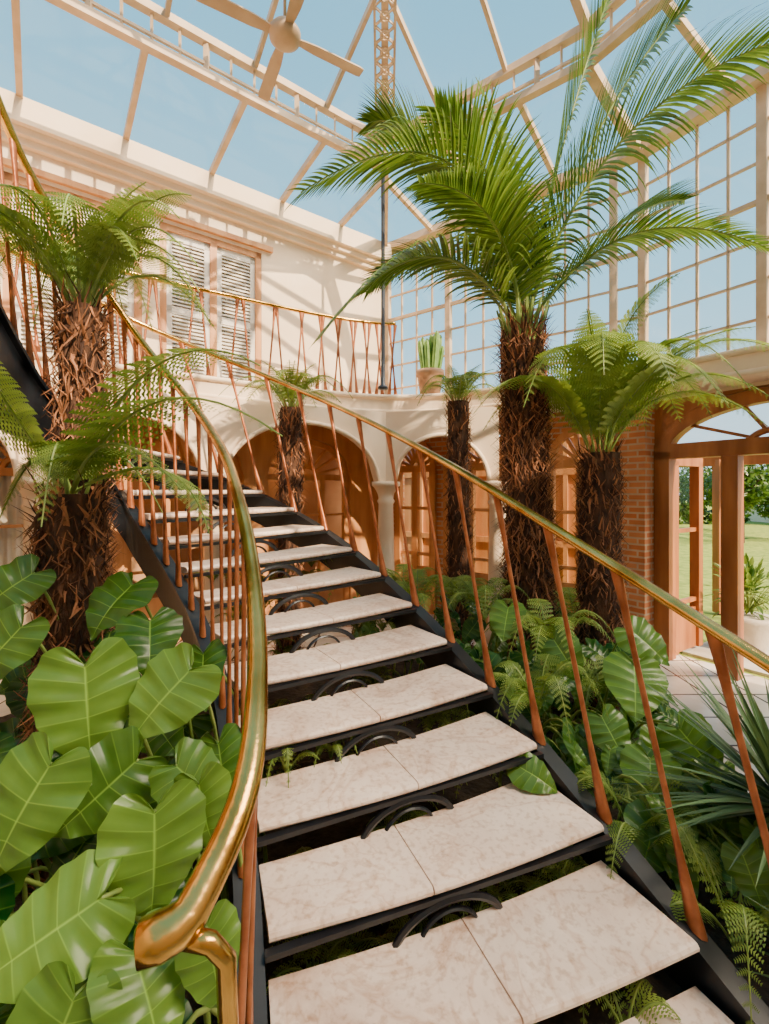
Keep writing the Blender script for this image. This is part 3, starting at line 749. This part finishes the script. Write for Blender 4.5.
for (x,y,z,R,n) in ((.98,2.95,.55,.42,9),(1.25,3.5,.75,.5,9),(1.6,3.4,.45,.5,8),(1.25,2.3,.2,.4,8),
    (.3,4.2,.9,.5,8),(1.9,4.6,.7,.5,8),(.2,5.0,.8,.5,8),(1.45,1.9,.1,.4,8),(-.3,5.2,.8,.5,8),(.85,3.9,.9,.45,8),(.7,4.6,.8,.5,8)):
    clump(x,y,z,R,n,random.uniform(.25,.65),20,6)
for k in range(60):
    t=random.uniform(.2,9.5); u=random.uniform(.06,.97); p=inner(t).lerp(outer(t),u)
    clump(p.x,p.y,max(.06,zt(t)-.42),.22,7,random.uniform(.3,.7),12,4,.11)
for (x,y,z) in ((-.48,2.25,.60),(-.28,2.40,.60),(.42,2.92,.60)):
    clump(x,y,z,.16,6,.5,12,4,.15)
uf.build('understorey_ferns',[M_fern,M_stalk])
def blade(mb,p,d,L,w,col):
    K=6; rows=[]; q=V(p); d=V(d).normalized()
    for k in range(K+1):
        u=k/K; S=frm(d)[1]; N=S.cross(d); ww=w*(.7+.6*u if u<.4 else .94*(1-u)/.6+.005)
        rows+= [q-S*ww+N*ww*.3,q,q+S*ww+N*ww*.3]; q=q+d*L/K; d=(d-Z*.07).normalized()
    fs=[]
    for k in range(K): a=k*3; fs+=[(a,a+1,a+4,a+3),(a+1,a+2,a+5,a+4)]
    mb.add(rows,fs,col,0)
for c,L,nn in (((1.88,2.15,.5),.82,130),((1.85,1.5,.15),.6,80)):
    yb=MB()
    for k in range(nn):
        a=k*2.4; e=math.asin(min(1,-.1+1.1*random.random())); d=(math.cos(a)*math.cos(e),math.sin(a)*math.cos(e),math.sin(e))
        blade(yb,c,d,L*random.uniform(.75,1.1),.019,random.uniform(.1,.8))
    lathe(yb,(c[0],c[1],0),[(.06,0),(.07,c[2]*.5+.05),(.05,c[2]+.08)],10,1)
    yb.build('yucca_plant',[M_yucca,M_bark])

pc=empty('potted_cactus'); mb=MB(); c=(.66,6.66,ZF)
lathe(mb,c,[(.13,0),(.15,.05),(.185,.28),(.205,.29),(.205,.36),(.18,.36),(.17,.33)],24); mb.build('pot',[M_terra],pc,True)
mb=MB(); random.seed(5)
for k in range(15):
    a=k*2.4; r=.11*math.sqrt(k/15); h=random.uniform(.35,.62); x=c[0]+r*math.cos(a)*1.1; y=c[1]+r*math.sin(a)
    n=12; prof=[(.030,.3),(.036,.4),(.036,.3+h*.8),(.028,.3+h*.93),(.008,.3+h)]
    vs=[];fs=[]; lx,ly=math.cos(a)*r*.8,math.sin(a)*r*.8
    for rr,z in prof:
        for j in range(n):
            b=2*math.pi*j/n; q=rr*(1.15 if j%2 else .85); vs.append((x+lx*(z-.3)*2+q*math.cos(b),y+ly*(z-.3)*2+q*math.sin(b),c[2]+z))
    for i in range(len(prof)-1):
        for j in range(n): p=i*n+j;q=i*n+(j+1)%n; fs.append((p,q,q+n,p+n))
    fs.append(tuple(range((len(prof)-1)*n,len(prof)*n))); mb.add(vs,fs)
mb.build('cactus_stems',[M_cactus],pc)
ps=empty('potted_shrub'); mb=MB(); c=(4.55,5.75,-.025)
lathe(mb,c,[(.14,0),(.17,.04),(.25,.38),(.27,.4),(.27,.46),(.23,.46)],24); mb.build('pot',[M_stone],ps,True)
mb=MB()
for k in range(260):
    d=V((random.gauss(0,1),random.gauss(0,1),random.gauss(0,.9)+.6)).normalized(); p=V((c[0],c[1],.6))
    if k%4==0: tube(mb,[p-Z*.1,p+d*.3],.005,4,.5,1)
    blade(mb,p+d*random.uniform(.05,.42)+Z*.1,d,.13,.028,random.random()*.7)
mb.build('foliage',[M_fern,M_stalk],ps)
hs=empty('garden_house'); mb=MB()
x0,x1,y0,y1=24,36,25,31
mb.add([(x0,y0,-.05),(x1,y0,-.05),(x1,y1,-.05),(x0,y1,-.05),(x0,y0,2.3),(x1,y0,2.3),(x1,y1,2.3),(x0,y1,2.3)],[(0,1,5,4),(1,2,6,5),(2,3,7,6),(3,0,4,7)])
mb.build('walls',[M_cream],hs)
mb=MB(); ym=(y0+y1)/2
mb.add([(x0-.4,y0-.4,2.25),(x1+.4,y0-.4,2.25),(x1+.4,y1+.4,2.25),(x0-.4,y1+.4,2.25),(x0+1.5,ym,4.2),(x1-1.5,ym,4.2)],[(0,1,5,4),(1,2,5),(2,3,4,5),(3,0,4),(3,2,1,0)])
mb.build('hipped_roof',[M_slate],hs)
mb=MB()
for k in range(5): mb.add([(x0+.8+k*2,y0-.03,.7),(x0+1.9+k*2,y0-.03,.7),(x0+1.9+k*2,y0-.03,1.9),(x0+.8+k*2,y0-.03,1.9)],[(0,1,2,3)])
mb.build('windows',[M_slate],hs)
def blob_tree(name,x,y,h,R,n=3200,col=.2):
    mb=MB(); tube(mb,[(x,y,-.06),(x+.05,y,h*.4),(x,y+.1,h*.7)],[.16,.12,.06],8,.3,1)
    for k in range(5):
        a=k*1.3; tube(mb,[(x,y,h*.45),(x+math.cos(a)*R*.5,y+math.sin(a)*R*.5,h*.75)],[.06,.02],6,.3,1)
    cs=[V((x+random.uniform(-.6,.6)*R,y+random.uniform(-.6,.6)*R,h*.7+random.uniform(-.4,.35)*R)) for _ in range(9)]
    for k in range(n):
        c=random.choice(cs); d=V((random.gauss(0,1),random.gauss(0,1),random.gauss(0,1))).normalized()
        p=c+d*R*.42*random.uniform(.7,1.05); s=V((random.uniform(-1,1),random.uniform(-1,1),random.uniform(-1,1))).normalized(); t=s.cross(d+V((.01,0,0))).normalized(); q=.11
        mb.add([p-s*q,p+t*q*.5,p+s*q,p-t*q*.5],[(0,1,2,3)],random.random()*.4+col*.4,0)
    mb.build(name,[M_palm,M_bark])
for a_ in ((13.9,18,3.4,1.5),(9,20,4.5,2.0),(4.5,19,4.0,2.2),(17,23,3.4,2.0),(16.5,19,2.2,1.2),(1.5,14,3.6,2.2),(-1.5,13,3.2,2.0)): blob_tree('garden_tree',*a_)
mb=MB(); random.seed(9)
for k in range(9000):
    u=random.random(); x=-12+34*u; y=28+random.uniform(-.6,.6); z=random.random()*2.7
    s=V((random.uniform(-1,1),random.uniform(-1,1),random.uniform(-1,1))).normalized(); t=s.cross(Z+V((.01,.02,0))).normalized(); q=.24; p=V((x,y,z))
    mb.add([p-s*q,p+t*q*.6,p+s*q,p-t*q*.6],[(0,1,2,3)],random.random()*.4,0)
mb.build('garden_hedge',[M_palm])
mb=MB(); m,L=wmat((-.6,10.2),(3.9,6.95))
for k in range(11):
    x=L*k/10; bar(mb,(x,-.03,0),(x,-.03,2.95),.07,.05,ref=V((0,1,0)))
for z in (.1,1.1,2.3,2.9): bar(mb,(0,-.03,z),(L,-.03,z),.05,.1)
mb.add([(0,0,0),(L,0,0),(L,0,2.95),(0,0,2.95),(0,.1,0),(L,.1,0),(L,.1,2.95),(0,.1,2.95)],[(0,1,2,3),(7,6,5,4),(0,4,5,1),(3,2,6,7),(0,3,7,4),(1,5,6,2)])
mb.build('wall_panelled_corridor',[M_timber2],None,False,m)

# ---------------------------------------------------------------- light, sky, camera
w=bpy.data.worlds.new('sky'); bpy.context.scene.world=w; w.use_nodes=True; nt=w.node_tree; nt.nodes.clear()
out=nt.nodes.new('ShaderNodeOutputWorld'); bg=nt.nodes.new('ShaderNodeBackground'); tc=nt.nodes.new('ShaderNodeTexCoord')
sp=nt.nodes.new('ShaderNodeSeparateXYZ'); rp=nt.nodes.new('ShaderNodeValToRGB')
nt.links.new(tc.outputs['Generated'],sp.inputs[0]); nt.links.new(sp.outputs[2],rp.inputs[0])
e=rp.color_ramp.elements; e[0].position=0; e[0].color=(.72,.88,.96,1); e[1].position=.9; e[1].color=(.13,.46,.70,1)
x=rp.color_ramp.elements.new(.35); x.color=(.36,.72,.90,1)
nt.links.new(rp.outputs[0],bg.inputs[0]); bg.inputs[1].default_value=1.65; nt.links.new(bg.outputs[0],out.inputs[0])
def sun(name,en,ang,colr,dv):
    sl=bpy.data.lights.new(name,'SUN'); sl.energy=en; sl.angle=ang; sl.color=colr
    so=bpy.data.objects.new(name,sl); bpy.context.collection.objects.link(so)
    so.rotation_euler=V(dv).to_track_quat('Z','Y').to_euler(); so.location=(8,-10,12)
sun('sun',12,.01,(1,.76,.50),(.62,-.72,.62))
sun('soft_fill_sun',7.5,.5,(1,.79,.56),(.58,-.18,.80))  # second sun added as soft warm fill for the interior
cam=bpy.data.cameras.new('camera'); co=bpy.data.objects.new('camera',cam); bpy.context.collection.objects.link(co)
co.location=(0,0,H); co.rotation_euler=(math.radians(90),0,0)
cam.sensor_fit='VERTICAL'; cam.sensor_height=36; cam.sensor_width=27; cam.lens=460/1024*36; cam.shift_y=-22/1024; cam.clip_start=.02; cam.clip_end=300
bpy.context.scene.camera=co
